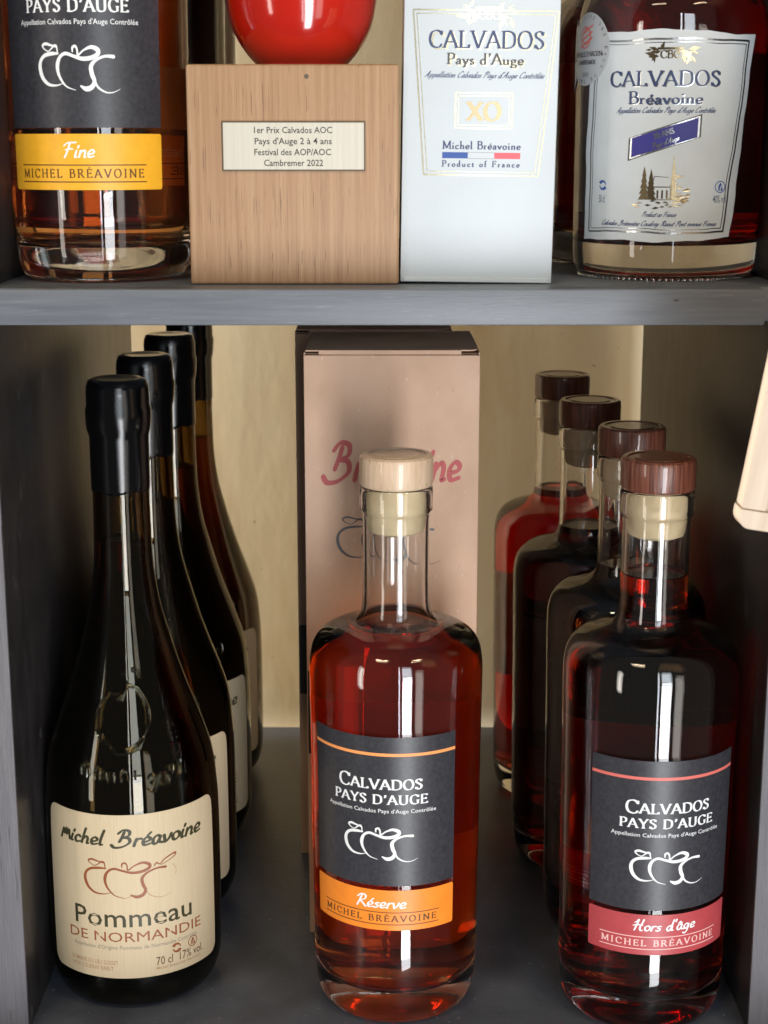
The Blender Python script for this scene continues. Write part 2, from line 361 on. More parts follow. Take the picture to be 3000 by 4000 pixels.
# hand-written face (round pen)
HF = {
'M': (.62, 'c .02 0 .10 .45 .16 .62 .22 .30 .34 .66 .38 .30 .50 .62 .54 .30 .58 .04'),
'B': (.86, 'c .22 .78 .40 .98 .66 .92 .66 .66 .40 .54;c .40 .54 .66 .50 .72 .24 .44 .0 .12 -.05 -.02 .10;c .46 .86 .40 .60 .30 .30'),
'R': (.70, 'c .10 .74 .30 1 .58 .92 .56 .62 .26 .48;c .36 .92 .26 .5 .12 .02;c .26 .48 .42 .30 .66 0'),
'H': (.72, 'c .10 .70 .22 .80 .34 .98 .24 .50 .12 .02;c .02 .44 .30 .52 .60 .50;c .66 1 .54 .55 .46 .30 .50 .04 .62 .02'),
'F': (.60, 'c .34 .94 .26 .5 .10 0;c .02 .74 .20 .92 .44 .94 .66 .96;c .12 .48 .30 .54 .50 .54'),
'a': (.48, 'c .38 .40 .24 .50 .08 .32 .10 .06 .24 .04 .38 .38;c .39 .42 .34 .12 .50 .04'),
'c': (.38, 'c .34 .38 .22 .46 .08 .26 .14 .02 .36 .08'),
'd': (.50, 'c .36 .36 .22 .46 .06 .24 .12 .02 .28 .10 .46 .94;c .40 .40 .36 .06 .48 .04'),
'e': (.42, 'c .10 .20 .32 .26 .36 .40 .22 .48 .08 .28 .14 .03 .38 .08'),
'g': (.48, 'c .38 .38 .22 .46 .08 .28 .14 .06 .28 .08 .39 .40;c .40 .42 .34 -.05 .20 -.34 .04 -.28'),
'h': (.48, 'c .22 .96 .12 .40 .06 .02;c .10 .22 .26 .46 .36 .34 .34 .04 .42 .04'),
'i': (.24, 'c .14 .44 .08 .14 .10 .02 .18 .04;l .20 .62 .24 .74'),
'l': (.24, 'c .24 .96 .12 .40 .10 .06 .20 .04'),
'n': (.46, 'c .12 .44 .08 .20 .05 .02;c .08 .22 .26 .46 .36 .34 .34 .04 .42 .04'),
'm': (.66, 'c .12 .44 .08 .20 .05 .02;c .08 .22 .22 .46 .30 .34 .27 .04;c .30 .22 .44 .46 .54 .34 .52 .04 .60 .04'),
'o': (.42, 'o .24 .46 .08 .34 .08 .12 .18 .02 .34 .12 .38 .34'),
'p': (.48, 'c .14 .44 .06 -.30;c .12 .30 .28 .48 .40 .30 .30 .04 .12 .10'),
'r': (.34, 'c .14 .44 .08 .20 .06 .02;c .09 .24 .20 .42 .34 .42'),
's': (.34, 'c .32 .42 .16 .42 .14 .30 .28 .16 .18 .02 .02 .06'),
't': (.30, 'c .20 .74 .12 .30 .12 .04 .24 .06;l .04 .46 .30 .48'),
'u': (.48, 'c .10 .44 .08 .10 .20 .03 .34 .14 .40 .44;c .39 .40 .36 .06 .46 .04'),
'v': (.40, 'c .06 .44 .12 .10 .16 .03 .30 .20 .38 .46'),
'y': (.44, 'c .10 .44 .10 .14 .22 .08 .36 .40;c .38 .44 .26 -.10 .10 -.34 .02 -.24'),
"'": (.18, 'l .14 .96 .10 .78'),
'A': (.66, 'c .0 .02 .20 .30 .46 1 .44 .40 .50 .02;l .14 .36 .54 .40'),
'C': (.62, 'c .56 .84 .44 1 .18 .74 .08 .30 .24 .0 .52 .16'),
'P': (.60, 'c .32 .90 .20 .40 .08 0;c .06 .70 .26 1 .56 .88 .50 .58 .20 .50'),
}
DIA = {'é': ('e', .30, .58, 1), 'É': ('E', .30, 1.08, 1), 'â': ('a', .24, .58, 2), 'ô': ('o', .24, .58, 2), 'à': ('a', .18, .58, 3), 'È': ('E', .3, 1.08, 3)}
def glyph_polys(ch, face, thick, thin):
    table = SF if face == 'serif' else HF
    base, dia = ch, None
    if ch in DIA: base, dx, dy, dk = DIA[ch]; dia = (dx, dy, dk)
    if base not in table: return None
    adv, s = table[base]; out = []
    if dia:
        dx, dy, dk = dia
        s += {1: f';l {dx-.05} {dy} {dx+.08} {dy+.16}', 2: f';l {dx-.12} {dy} {dx} {dy+.13};l {dx} {dy+.13} {dx+.12} {dy}', 3: f';l {dx+.05} {dy} {dx-.08} {dy+.16}'}[dk]
    for st in s.split(';'):
        a = st.split(); k = a[0]; v = [float(x) for x in a[1:]]
        if k == 's':
            x, y, w = v; y = y + .03 if y < .2 else y
            out += ribbon([(x - w / 2, y), (x + w / 2, y)], [thin] * 2); continue
        pts = list(zip(v[::2], v[1::2]))
        if k in 'co': pts = spline(pts, k == 'o')
        elif face == 'hand' or len(pts) > 2: pass
        if face == 'hand':
            w = [thick * (.75 + .45 * abs(sin(math.atan2(pts[min(i + 1, len(pts) - 1)][1] - pts[max(i - 1, 0)][1], pts[min(i + 1, len(pts) - 1)][0] - pts[max(i - 1, 0)][0]) - .6))) for i in range(len(pts))]
            out += ribbon(pts, w, k == 'o', True)
        else:
            w = []
            for i in range(len(pts)):
                p, q = pts[max(i - 1, 0)], pts[min(i + 1, len(pts) - 1)]
                if k == 'o' and i in (0, len(pts) - 1): p, q = pts[-2], pts[1]
                th = math.atan2(q[1] - p[1], q[0] - p[0])
                w.append(thin if k == 't' else thin + (thick - thin) * abs(sin(th - R(18))) ** 1.3)
            out += ribbon(pts, w, k == 'o')
    return adv, out
_sans_cache = {}
def sans_polys(s, bold=.003):
    """built-in sans face; returns width, [(V,F)] in units of cap height"""
    if s in _sans_cache: return _sans_cache[s]
    cu = bpy.data.curves.new('t', 'FONT'); cu.body = s; cu.resolution_u = 2; cu.size = 1; cu.offset = bold
    o = bpy.data.objects.new('t', cu); COL.objects.link(o)
    dg = bpy.context.evaluated_depsgraph_get(); me = o.evaluated_get(dg).to_mesh()
    k = 1 / .70
    V = [(v.co.x * k, v.co.y * k) for v in me.vertices]; F = [list(p.vertices) for p in me.polygons]
    o.evaluated_get(dg).to_mesh_clear(); bpy.data.objects.remove(o); bpy.data.curves.remove(cu)
    xs = [v[0] for v in V] or [0, 1]
    V = [(x - min(xs), y) for x, y in V]
    _sans_cache[s] = (max(xs) - min(xs), [(V, F)]); return _sans_cache[s]
def text(s, x0, x1, y, h, face='sans', thick=.17, thin=.06, track=0.0, slant=0.0, caps=None, warp=None, bold=.002):
    """lay s out from x0 to x1 on baseline y with cap height h -> list of (V, F)"""
    parts, pen = [], 0.0
    if face == 'sans':
        w, ps = sans_polys(s, bold); parts = ps; pen = w
    else:
        for i, ch in enumerate(s):
            if ch == ' ': pen += .34 + track; continue
            sc = caps if (caps and i == 0) else 1.0
            g = glyph_polys(ch, face, thick / sc ** .6, thin)
            if g is None:
                g = glyph_polys(ch.lower(), face, thick, thin) or glyph_polys('o', face, thick, thin)
            adv, ps = g
            for V, F in ps: parts.append(([(pen + px * sc, py * sc - (.0 if sc == 1 else .06)) for px, py in V], F))
            pen += adv * sc + track
        pen -= track
    sx = (x1 - x0) / pen
    out = []
    for V, F in parts:
        out.append(([(x0 + px * sx + slant * py * h, y + py * h) for px, py in V], F))
    if warp: out = [([warp(a, b) for a, b in V], F) for V, F in out]
    return out
def line(x0, y0, x1, y1, w, n=24):
    pts = [(x0 + (x1 - x0) * i / n, y0 + (y1 - y0) * i / n) for i in range(n + 1)]
    return ribbon(pts, [w] * (n + 1))
def shape(pts): return [(list(pts), [list(range(len(pts)))])]
def rect(x0, y0, x1, y1, n=12):
    V, F = [], []
    for i in range(n + 1):
        x = x0 + (x1 - x0) * i / n; V += [(x, y0), (x, y1)]
        if i: F.append([2 * i - 2, 2 * i, 2 * i + 1, 2 * i - 1])
    return [(V, F)]
def disc(cx, cy, r, n=24, r2=None):
    if r2 is None: return [([(cx + r * cos(2 * pi * k / n), cy + r * sin(2 * pi * k / n)) for k in range(n)], [list(range(n))])]
    pts = [(cx + r * cos(2 * pi * k / n), cy + r * sin(2 * pi * k / n)) for k in range(n + 1)]
    return ribbon(pts, [r2] * (n + 1), True)
def brush(cs, fx, fy):
    """stroke through (x, y, w) knots"""
    p = spline(cs, False, 8)
    return ribbon([(fx(q[0]), fy(q[1])) for q in p], [max(.00004, q[2]) for q in p], False, True)

# place flat artwork on a surface: surf(x, y, off) -> 3D point
def ink(name, polys, surf, m, parent, off=.00026, step=.000006):
    V, F = [], []
    for k, (v, f) in enumerate(polys):
        n = len(V); o = off + step * (k % 12)
        V += [surf(x, y, o) for x, y in v]; F += [[i + n for i in q] for q in f]
    # consistent outward winding
    FF = []
    ref = surf(0, 0, 0); up = (Vector(surf(0, 0, .01)) - Vector(ref))
    for q in F:
        a = Vector((0, 0, 0)); c = [Vector(V[i]) for i in q]
        for i in range(1, len(c) - 1): a += (c[i] - c[0]).cross(c[i + 1] - c[0])
        cen = sum(c, Vector()) / len(c)
        FF.append(q)
    return mesh(name, V, FF, m, parent)
def flat_surf(x0, y0, z0): return lambda x, y, off: (x0 + x, y0 - off, z0 + y)
def cyl_surf(rad, az0, z0, rot=0.0):
    """rad(z) gives the surface radius; x runs along the arc from azimuth az0 (0 faces -Y)"""
    def f(x, y, off):
        if rot: x, y = x * cos(rot) - y * sin(rot), x * sin(rot) + y * cos(rot)
        z = z0 + y; r = rad(z); a = az0 + x / REF
        return ((r + off) * sin(a), -(r + off) * cos(a), z)
    return f
REF = .0445
def prof_rad(prof):
    P = sorted(((z, r) for r, z in prof if r > .0), key=lambda t: t[0])
    def f(z):
        for (za, ra), (zb, rb) in zip(P, P[1:]):
            if za <= z <= zb: return ra + (rb - ra) * ((z - za) / (zb - za) if zb > za else 0)
        return P[-1][1] if z > P[-1][0] else P[0][1]
    return f
def sheet(name, rows, surf, m, parent, nx=40, t=.00017):
    """label: rows = [(y, xl, xr)...] bottom to top; thin solid following the surface"""
    V, F = [], []
    ny = len(rows); st = nx + 1
    for lay, off in ((0, .00004), (1, .00004 + t)):
        for y, xl, xr in rows:
            for i in range(st):
                x = xl + (xr - xl) * i / nx
                yy = y(x) if callable(y) else y
                V.append(surf(x, yy, off))
    base = ny * st
    for j in range(ny - 1):
        for i in range(nx):
            a = j * st + i
            F.append([a, a + st, a + st + 1, a + 1]); F.append([base + a, base + a + 1, base + a + st + 1, base + a + st])
    for i in range(nx):
        F.append([i, i + 1, base + i + 1, base + i]); a = (ny - 1) * st + i; F.append([a, base + a, base + a + 1, a + 1])
    for j in range(ny - 1):
        a = j * st; F.append([a, base + a, base + a + st, a + st]); a += nx; F.append([a, a + st, base + a + st, base + a])
    return mesh(name, V, F, m, parent, smooth=True, ang=30)
def rrows(w, h, r, n=30, x0=0.0, y0=0.0):
    """rounded rectangle rows, centred on x0, from y0 up"""
    ys = sorted(set([0, h] + [r * (1 - cos(pi / 2 * k / 6)) for k in range(7)] + [h - r * (1 - cos(pi / 2 * k / 6)) for k in range(7)] + [h * k / n for k in range(1, n)]))
    rows = []
    for y in ys:
        d = 0
        if y < r: d = r - math.sqrt(max(0, r * r - (r - y) ** 2))
        elif y > h - r: d = r - math.sqrt(max(0, r * r - (y - h + r) ** 2))
        rows.append((y0 + y, x0 - w / 2 + d, x0 + w / 2 - d))
    return rows

# ------------------------------------------------------------------ shelving
XL, XR, DF, DB = -.1835, .188, .753, 1.165
DW = 1.235
unit = empty('shelving_unit', (0, DF, 0))
tag(unit, 'grey painted wooden shelving unit holding all the bottles and boxes', 'shelf unit')
def upart(name, x0, x1, y0, y1, z0, z1, m, r=.0008):
    return box(name, x0, x1, y0 - DF, y1 - DF, z0, z1, m, unit, r)
upart('bottom_board', XL - .15, XR + .15, .70, 1.202, -.018, 0, M['floor'])
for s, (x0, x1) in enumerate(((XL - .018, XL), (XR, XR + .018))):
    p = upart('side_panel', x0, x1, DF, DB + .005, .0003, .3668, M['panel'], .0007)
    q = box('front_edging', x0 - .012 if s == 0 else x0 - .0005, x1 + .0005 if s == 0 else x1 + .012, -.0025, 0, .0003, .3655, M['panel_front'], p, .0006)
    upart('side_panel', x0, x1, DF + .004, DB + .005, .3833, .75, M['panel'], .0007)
sb_ = upart('shelf_board', XL - .10, XR + .018, .7605, DB, .3669, .3832, M['shelf'], .0010)
box('shelf_front_lip', XL - .10, .1758, .745 - DF, .7603 - DF, .3667, .3833, M['shelf'], sb_, .0010)
upart('shelf_board', XL - .10, XR + .05, .765, DB, .7667, .7833, M['shelf'], .0010)
bw = mesh('back_wall', [(-.9, DW, -.4), (.9, DW, -.4), (.9, DW, 1.3), (-.9, DW, 1.3), (-.9, DW + .06, -.4), (.9, DW + .06, -.4), (.9, DW + .06, 1.3), (-.9, DW + .06, 1.3)],
          [[0, 1, 2, 3], [5, 4, 7, 6], [4, 0, 3, 7], [1, 5, 6, 2], [3, 2, 6, 7], [4, 5, 1, 0]], M['cream'])
tag(bw, kind='structure')

# ------------------------------------------------------------------ bottle shapes
CALV = [(0, .0070), (.014, .0060), (.024, .0030), (.0335, .0004), (.0365, .0003), (.0392, .0022), (.0414, .0065), (.0426, .0125), (.0432, .020), (.0435, .030), (.0438, .060), (.0442, .100),
        (.0445, .140), (.0449, .170), (.0450, .184), (.0446, .1905), (.0433, .1965), (.0405, .2012), (.0365, .2045), (.0310, .2068), (.0250, .2086), (.0208, .2103), (.0186, .2130), (.0177, .2170),
        (.0172, .2250), (.0171, .2450), (.0171, .2635), (.0176, .2662), (.0186, .2678), (.0187, .2700), (.0187, .2780), (.0182, .2795)]
CALV_IN = [(.0157, .2795), (.0155, .2700), (.0153, .2450), (.0153, .2250), (.0157, .2165), (.0167, .2120), (.0192, .2085), (.0240, .2058), (.0310, .2035), (.0360, .2005), (.0395, .1960), (.0412, .1900),
           (.0417, .1830), (.0416, .1700), (.0412, .1400), (.0409, .1000), (.0404, .0600), (.0400, .0360), (.0392, .0270), (.0368, .0210), (.0320, .0170), (.0200, .0175), (.010, .0195), (0, .0205)]
def thick_bottle(outer, inner, n=96):
    return lathe(smooth_prof(outer, 3) + smooth_prof(inner, 3), n)
def liquid_mesh(inner, level, grow=.00012, n=96):
    r_at = prof_rad(inner)
    P = smooth_prof(inner, 3)
    pr = [(r + grow, z) for r, z in P if z < level]
    top = r_at(level)
    pr = [(0, level - .0002), (top * .8, level - .0002), (top - .0006, level), (top + grow, level + .0009)] + pr
    pr[-1] = (0, pr[-1][1] - grow)
    pr = [(r, z - (grow if z < .03 else 0)) for r, z in pr]
    return lathe(pr[::-1], n)
APPLES = [
    [(522, 1092, 8), (515, 1045, 10), (495, 1040, 12), (470, 1062, 8), (440, 1080, 6), (402, 1060, 8), (392, 1038, 13), (420, 1026, 16), (462, 1036, 12), (515, 1050, 9)],
    [(525, 1098, 10), (470, 1098, 20), (410, 1110, 20), (370, 1145, 20), (358, 1200, 25), (378, 1270, 24), (430, 1320, 17), (500, 1330, 9), (560, 1315, 3)],
    [(646, 1085, 8), (648, 1055, 13), (670, 1046, 14), (684, 1070, 11), (690, 1110, 11), (735, 1075, 10), (795, 1052, 19), (845, 1072, 26), (842, 1105, 24), (790, 1130, 23), (720, 1136, 21), (650, 1116, 17), (590, 1098, 18), (545, 1120, 18), (520, 1170, 24), (520, 1230, 20), (545, 1290, 14), (590, 1340, 8), (660, 1365, 3)],
    [(968, 1120, 20), (900, 1118, 14), (830, 1145, 16), (790, 1190, 24), (795, 1250, 26), (812, 1300, 23), (790, 1342, 26), (745, 1356, 25), (703, 1335, 9)],
    [(808, 1285, 14), (840, 1345, 12), (900, 1380, 8), (960, 1380, 5), (1015, 1355, 2)]]
def apples(x0, x1, ytop, h, wmul=1.0, strokes=APPLES, wadd=0.0):
    sx = (x1 - x0) / (1015 - 355); sy = h / (1385 - 1022)
    out = []
    for st in strokes:
        out += brush([(x, y, (w + wadd) * sx * wmul * .95) for x, y, w in st], lambda x: x0 + (x - 355) * sx, lambda y: ytop - (y - 1022) * sy)
    return out
def back_label(parent, surf_r, az, w, z0, z1):
    s = cyl_surf(surf_r, az, 0)
    return sheet('back_label', rrows(w, z1 - z0, .003, 16, 0, z0), s, M['back_paper'], parent, 30)

def calvados_bottle(liq, level, stopper, ztop, az, name='calvados_bottle', front=True, word=None, band=None, stripe=None, textm=None, scale_r=1.0, band_word=None, vs=1.0):
    t = empty(name, (0, 0, 0))
    mesh('glass_body', *thick_bottle(CALV, CALV_IN), M['clear'], t, smooth=True, ang=60)
    mesh('liquid', *liquid_mesh(CALV_IN, level), liq, t, smooth=True, ang=50)
    # stopper: turned wooden head on a pale cork
    st = [(0, .2960), (.0118, .2960), (.0122, .2955), (.0150, .2955), (.0154, .2961), (.0176, .2960), (.0186, .2950), (.0188, .2935), (.0188, .2815), (.0182, .2803), (.0150, .2801), (0, .2801)]
    so = mesh('stopper', *lathe(st[::-1], 72), stopper, t, smooth=True, ang=35)
    ck = [(0, .2799), (.0150, .2799), (.0155, .2790), (.0154, .2700), (.0150, .2690), (.0148, .2600), (.0138, .2568), (.0105, .2552), (0, .2546)]
    mesh('cork', *lathe(ck[::-1], 64), M['cork'], so, smooth=True, ang=45)
    rad = prof_rad(smooth_prof(CALV, 3))
    if front:
        zt = ztop; zb = ztop - .0802
        S0 = cyl_surf(rad, az, 0); S = (lambda x, y, off: S0(x, zb + (y - zb) * vs, off))
        lb = sheet('front_label', rrows(.0822, .0802, .0006, 20, 0, zb), S, M['black_paper'], t, 48)
        ink('stripe', line(-.0411, zt - .0092, .0411, zt - .0092, .0016, 48), S, stripe, lb)
        P = text('CALVADOS', -.0222, .0222, zt - .0277, .0054, 'serif', .19, .085, .06, caps=1.32)
        P += text("PAYS D'AUGE", -.0250, .0250, zt - .0356, .0050, 'serif', .19, .085, .09)
        ink('lettering', P, S, M['white_ink'], lb)
        ink('appellation_line', text("Appellation Calvados Pays d'Auge Contrôlée", -.0292, .0297, zt - .0403, .0021), S, M['white_ink'], lb)
        ink('apple_emblem', apples(-.0185, .0200, zt - .0475, .0192, 1.35), S, M['white_ink'], lb, off=.00028)
        b0 = zb - .0246
        bl = sheet('band_label', rrows(.0822, .0222, .0011, 10, 0, b0), S, band, t, 48)
        bt = b0 + .0222
        ink('variety_word', word(bt), S, M['white_ink'] if textm is not M['brown_ink'] or True else textm, bl)
        P = line(-.034, bt - .0123, .032, bt - .0123, .00045, 40) + line(-.034, bt - .0190, .032, bt - .0190, .00045, 40)
        P += text('MICHEL BRÉAVOINE', -.0330, .0305, bt - .0173, .0034, 'serif', .17, .09, .26)
        ink('maker_name', P, S, textm, bl)
        back_label(t, rad, az + pi, .078, zb, zt - .004)
    return t
def swap_liquid(t, m):
    for c in [x for x in list(COL.objects) if x.parent == t and x.name.startswith('liquid')]:
        c.data = c.data.copy(); c.data.materials[0] = m
def w_reserve(bt): return text('Réserve', -.0130, .0140, bt - .0098, .0066, 'hand', .105, slant=.12)
def w_hors(bt): return text("Hors d'âge", -.0165, .0170, bt - .0088, .0062, 'hand', .11, slant=.10)
def w_fine(bt): return text('Fine', -.0085, .0068, bt - .0093, .0062, 'hand', .105, slant=.14)

b = calvados_bottle(M['reserve'], .2060, M['beech'], .1610, R(-11.5), word=w_reserve, band=M['orange_paper'], stripe=M['orange_ink'], textm=M['brown_ink'])
b.location = (.0062, .80, 0)
tag(b, 'clear bottle of red amber spirit with pale wood stopper and orange band, bottom shelf centre', 'bottle')
for i, (x, y, lvl) in enumerate(((.1374, .792, .236), (.1378, .8832, .2170), (.1262, .9770, .2120), (.1215, 1.0890, .2060))):
    if i < 1:
        b = calvados_bottle(M['hors'], lvl, M['walnut'], .1515, R(6), word=w_hors, band=M['red_paper'], stripe=M['coral_ink'], textm=M['pink_ink'])
        first = b
    elif i == 1:
        b = calvados_bottle(M['hors'], lvl, M['walnut'], .1530, R(24), word=w_hors, band=M['red_paper'], stripe=M['coral_ink'], textm=M['pink_ink'])
        second = b
    else:
        b = copy_tree(second); b.rotation_euler.z = R((0, 0, -6, 10)[i])
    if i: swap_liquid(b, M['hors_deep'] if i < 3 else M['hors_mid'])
    b.location = (x, y, 0)
    tag(b, ('dark red spirit bottle with reddish brown stopper and full crimson band, front of right-hand row',
            'dark spirit bottle with brown stopper standing directly behind the crimson banded bottle',
            'dark spirit bottle with brown stopper, third from the front in the right-hand row',
            'rearmost dark spirit bottle of the right-hand row, nearest the cream wall')[i], 'bottle', 'dark spirit bottles in the right-hand row')

# amber bottles of the upper shelf
ZS = .3833
f0 = calvados_bottle(M['fine'], .2060, M['beech'], ztop=.1527, vs=1.16, az=R(-3), word=w_fine, band=M['yellow_paper'], stripe=M['orange_ink'], textm=M['brown_ink'])
spots = ((-.1397, .8157, 0, 'orange amber spirit bottle with yellow band label at the left of the upper shelf'),
         (-.1310, .912, -14, 'amber bottle partly hidden behind the yellow banded bottle, left of the red ornament'),
         (-.1340, 1.010, -20, 'amber bottle deepest in the left corner of the upper shelf, only a sliver showing'),
         (-.2360, .842, 20, 'amber bottle cut off by the left edge of the photo beside the yellow banded bottle'))
XF = []
for i, (x, y, rz, lab) in enumerate(spots[:3]):
    b = f0 if i == 0 else copy_tree(f0)
    b.location = (x, y, ZS); b.rotation_euler.z = R(rz)
    if i: swap_liquid(b, M['hors_deep'])
    tag(b, lab, 'bottle', 'amber spirit bottles on the upper shelf')

# ------------------------------------------------------------------ white label bottles
ARG = [(0, .0075), (.018, .0062), (.030, .0030), (.0375, .0004), (.0405, .0003), (.0432, .0016), (.0452, .0048), (.0461, .0095), (.0464, .020), (.0465, .050), (.0466, .090), (.0466, .1150),
       (.0459, .1240), (.0440, .1325), (.0405, .1400), (.0350, .1452), (.0275, .1488), (.0215, .1515), (.0185, .1550), (.0175, .1610), (.0172, .2000), (.0172, .2060), (.0185, .2080), (.0187, .2180), (.0182, .2195)]
ARG_IN = [(.0140, .2195), (.0138, .2000), (.0141, .1610), (.0152, .1535), (.0200, .1482), (.0270, .1455), (.0335, .1415), (.0385, .1360), (.0417, .1290), (.0431, .1220), (.0434, .1130),
          (.0432, .0900), (.0430, .0500), (.0428, .0300), (.0422, .0225), (.0395, .0180), (.0300, .0168), (.0150, .0195), (0, .0215)]
def wave(u, ph, a=.0006): return a * (sin(u * 9 + ph) + .45 * sin(u * 23 + 2 * ph) + .15 * sin(u * 57 + ph))
def leaf_cluster(cx, cy, s, sgn, rnd):
    out = []
    for k in range(11):
        a = rnd.uniform(-.5, 2.2) if k % 2 else rnd.uniform(-2.3, .4)
        L = s * rnd.uniform(.25, .55); x0 = cx + rnd.uniform(-.28, .28) * s; y0 = cy + rnd.uniform(-.18, .2) * s
        ux, uy = cos(a) * sgn, sin(a); px, py = -uy, ux; w = L * .20
        out += shape([(x0, y0), (x0 + ux * L * .45 + px * w, y0 + uy * L * .45 + py * w), (x0 + ux * L, y0 + uy * L), (x0 + ux * L * .45 - px * w, y0 + uy * L * .45 - py * w)])
    return out
def gold_emblem(cx, cy, s, seed=3):
    rnd = random.Random(seed)
    out = leaf_cluster(cx - s * .62, cy, s, -1, rnd) + leaf_cluster(cx + s * .62, cy, s, 1, rnd)
    out += line(cx - s * .55, cy + s * .22, cx + s * .55, cy + s * .22, s * .10, 6)
    out += text('CBC', cx - s * .42, cx + s * .42, cy - s * .20, s * .34, 'serif', .2, .09, .02)
    return out
def church(x0, y0, w, h):
    rnd = random.Random(5); X = lambda u: x0 + u * w; Y = lambda v: y0 + v * h
    o = []
    P = lambda *p: shape([(X(a), Y(b)) for a, b in p])
    o += line(X(.38), Y(.56), X(.62), Y(.54), w * .010, 4) + line(X(.34), Y(.36), X(.66), Y(.36), w * .018, 4)
    o += line(X(.38), Y(.56), X(.33), Y(.36), w * .012, 3)
    for u in (.42, .50, .58): o += rect(X(u), Y(.14), X(u + .03), Y(.30), 1)
    o += line(X(.33), Y(.12), X(.66), Y(.12), w * .012, 4) + line(X(.66), Y(.12), X(.66), Y(.36), w * .02, 2)
    o += P((.66, .36), (.67, .62), (.70, .98), (.73, .62), (.75, .36), (.74, .12), (.68, .12))
    for cx, top in ((.20, .74), (.32, .68)):
        for k in range(5):
            b = .12 + k * (top - .2) / 5; ww = .10 * (1 - k / 6.5)
            o += P((cx - ww, b), (cx, b + .2), (cx + ww, b))
    for k in range(26):
        cx, cy = rnd.uniform(.70, .98), rnd.uniform(.04, .58) * (1 - abs(0)); a = rnd.uniform(-.3, .9); L = rnd.uniform(.05, .13)
        if cy > .62 - (cx - .7) * 1.1: continue
        o += P((cx - L, cy - .02), (cx, cy + .035), (cx + L, cy + .04 * sin(a)), (cx, cy - .03))
    for k in range(22):
        cx, cy = rnd.uniform(.0, .95), rnd.uniform(-.05, .10); L = rnd.uniform(.02, .06)
        o += P((cx - L, cy - .008), (cx, cy + .018), (cx + L, cy), (cx, cy - .016))
    return o
def recycle_mark(cx, cy, r):
    o = []
    for s in (0, pi):
        pts = [(cx + r * .72 * cos(s + t), cy + r * .72 * sin(s + t)) for t in [k * pi * .86 / 10 for k in range(11)]]
        o += ribbon(pts, [r * (.12 + .5 * k / 10) for k in range(11)])
    return o
def tidy_mark(cx, cy, r):
    return disc(cx, cy, r * .88, 20, r * .14) + shape([(cx - .35 * r, cy - .6 * r), (cx - .1 * r, cy - .6 * r), (cx, cy), (cx + .3 * r, cy + .3 * r), (cx, cy + .7 * r), (cx - .3 * r, cy + .2 * r)]) + shape([(cx + .1 * r, cy - .7 * r), (cx + .5 * r, cy - .6 * r), (cx + .35 * r, cy + .05 * r), (cx + .15 * r, cy - .1 * r)])
